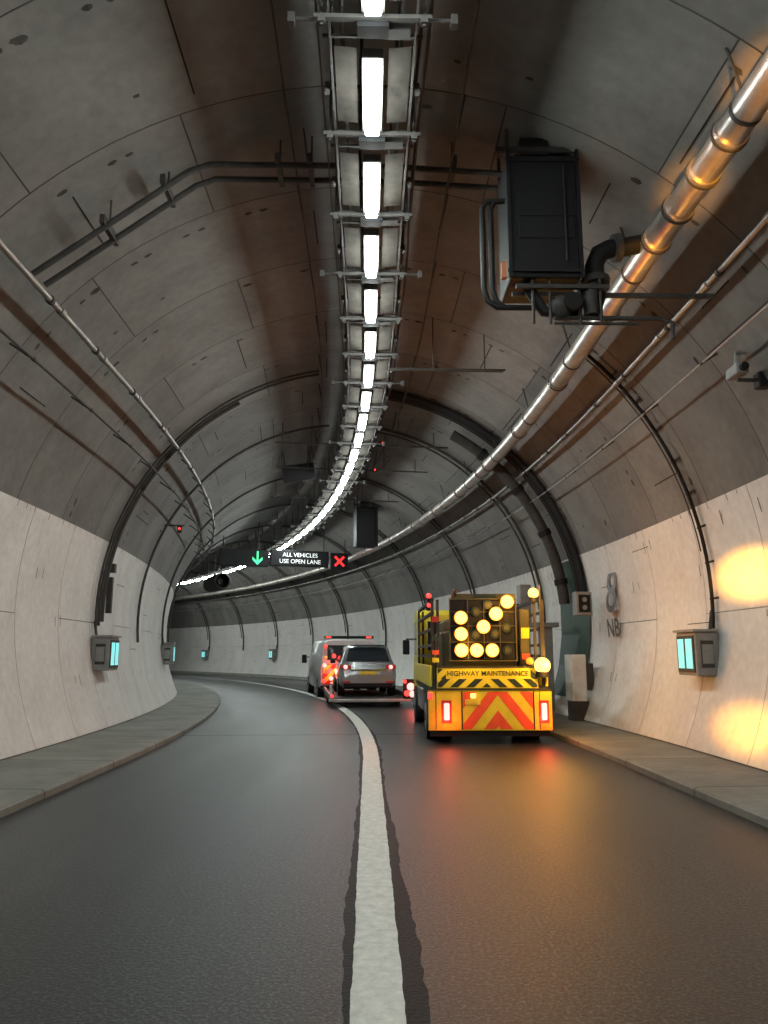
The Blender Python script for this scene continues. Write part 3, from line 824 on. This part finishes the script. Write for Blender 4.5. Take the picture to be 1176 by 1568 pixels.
for x, z, r, mt in ((-0.92, 1.9, 0.07, M_red), (-0.6, 1.55, 0.08, M_red), (-0.95, 1.2, 0.08, M_redhot), (-0.85, 0.95, 0.09, M_red), (-0.7, 0.72, 0.08, M_redhot), (-0.98, 0.62, 0.07, M_red), (0.95, 1.9, 0.07, M_red), (-0.45, 1.3, 0.07, M_red), (-0.9, 1.5, 0.05, M_ambh)):
    b.sphere((x, -0.05, z), r, mt, sc=(1, 0.5, 1))
b.box(-0.95, 0.95, 0.1, 0.35, 2.20, 2.30, M_black, 0.03)
for x in (-0.8, 0.75): b.box(x-0.1, x+0.1, 0.08, 0.1, 2.22, 2.28, M_red)
for sx in (-1, 1):
    b.tube([(sx*1.1, 4.2, 1.5), (sx*1.3, 4.2, 1.5)], 0.02, M_black, 6)
    b.box(sx*1.33-0.1, sx*1.33+0.1, 4.15, 4.25, 1.25, 1.6, M_black, 0.02)
    for y in (0.9, 4.5): wheel(b, sx*1.12, y, 0.36, 0.24, -sx)
    b.poly([(sx*1.075, 3.2, 1.35), (sx*1.075, 4.3, 1.35), (sx*1.03, 4.1, 1.9), (sx*1.03, 3.2, 1.9)], M_glass)
b.finish('van_body', van)
point('van_glow', VF @ Vector((-0.7, -0.3, 1.0)), (1, 0.1, 0.06), 25, 0.1, van)

# ------------------------------------------------------------ amber beacons of the following vehicle (behind the camera)
bar = empty('amber_beacon_bar')
b = MB(Matrix.Translation((0.3, -1.6, 2.05)))
b.box(-0.6, 0.6, -0.12, 0.12, -0.05, 0.0, M_black, 0.02)
for x in (-0.45, 0.45): b.tube([(x, 0, 0), (x, 0, 0.14)], 0.08, M_ambh, 14)
b.finish('beacon_bar', bar)
def spot(name, loc, target, col, power, size, parent):
    l = bpy.data.lights.new(name, 'SPOT'); l.color = col; l.energy = power
    l.spot_size = math.radians(size); l.spot_blend = 1.0; l.shadow_soft_size = 0.08
    o = bpy.data.objects.new(name, l); o.location = loc
    o.rotation_euler = (Vector(target)-Vector(loc)).to_track_quat('-Z', 'Y').to_euler()
    scene.collection.objects.link(o); o.parent = parent
BL = (0.75, -1.45, 2.25)
spot('beacon_beam', BL, P(11.0, 5.5, 2.75), (1, .42, .04), 150000, 4.0, bar)
spot('beacon_beam', BL, P(10.9, 5.2, 0.60), (1, .38, .04), 70000, 4.0, bar)
for s, pw, sz in ((4.2, 9000, 6), (5.6, 14000, 5), (7.2, 18000, 4.5), (9.0, 16000, 3.5)):
    spot('beacon_beam', BL, P(s, PO, PZ), (1, .42, .04), pw, sz, bar)
point('beacon_lamp', (0.75, -1.3, 2.35), AMB, 40, 0.1, bar)

# ------------------------------------------------------------ world + camera
w = bpy.data.worlds.new('World'); scene.world = w; w.use_nodes = True
nt = w.node_tree; bg = nt.nodes['Background']
sky = nt.nodes.new('ShaderNodeTexSky'); sky.sky_type = 'NISHITA'; sky.sun_disc = False
sky.sun_elevation = math.radians(2); sky.sun_rotation = math.radians(200)
nt.links.new(sky.outputs['Color'], bg.inputs['Color']); bg.inputs['Strength'].default_value = 0.01

cam = bpy.data.cameras.new('camera'); co = bpy.data.objects.new('camera', cam)
cam.sensor_fit = 'VERTICAL'; cam.sensor_height = 24; cam.lens = 24*1178/1568
cam.clip_start = 0.05; cam.clip_end = 1000
co.location = (0, 0, 1.6); co.rotation_euler = (math.radians(90+10.5), 0, 0)
scene.collection.objects.link(co); scene.camera = co
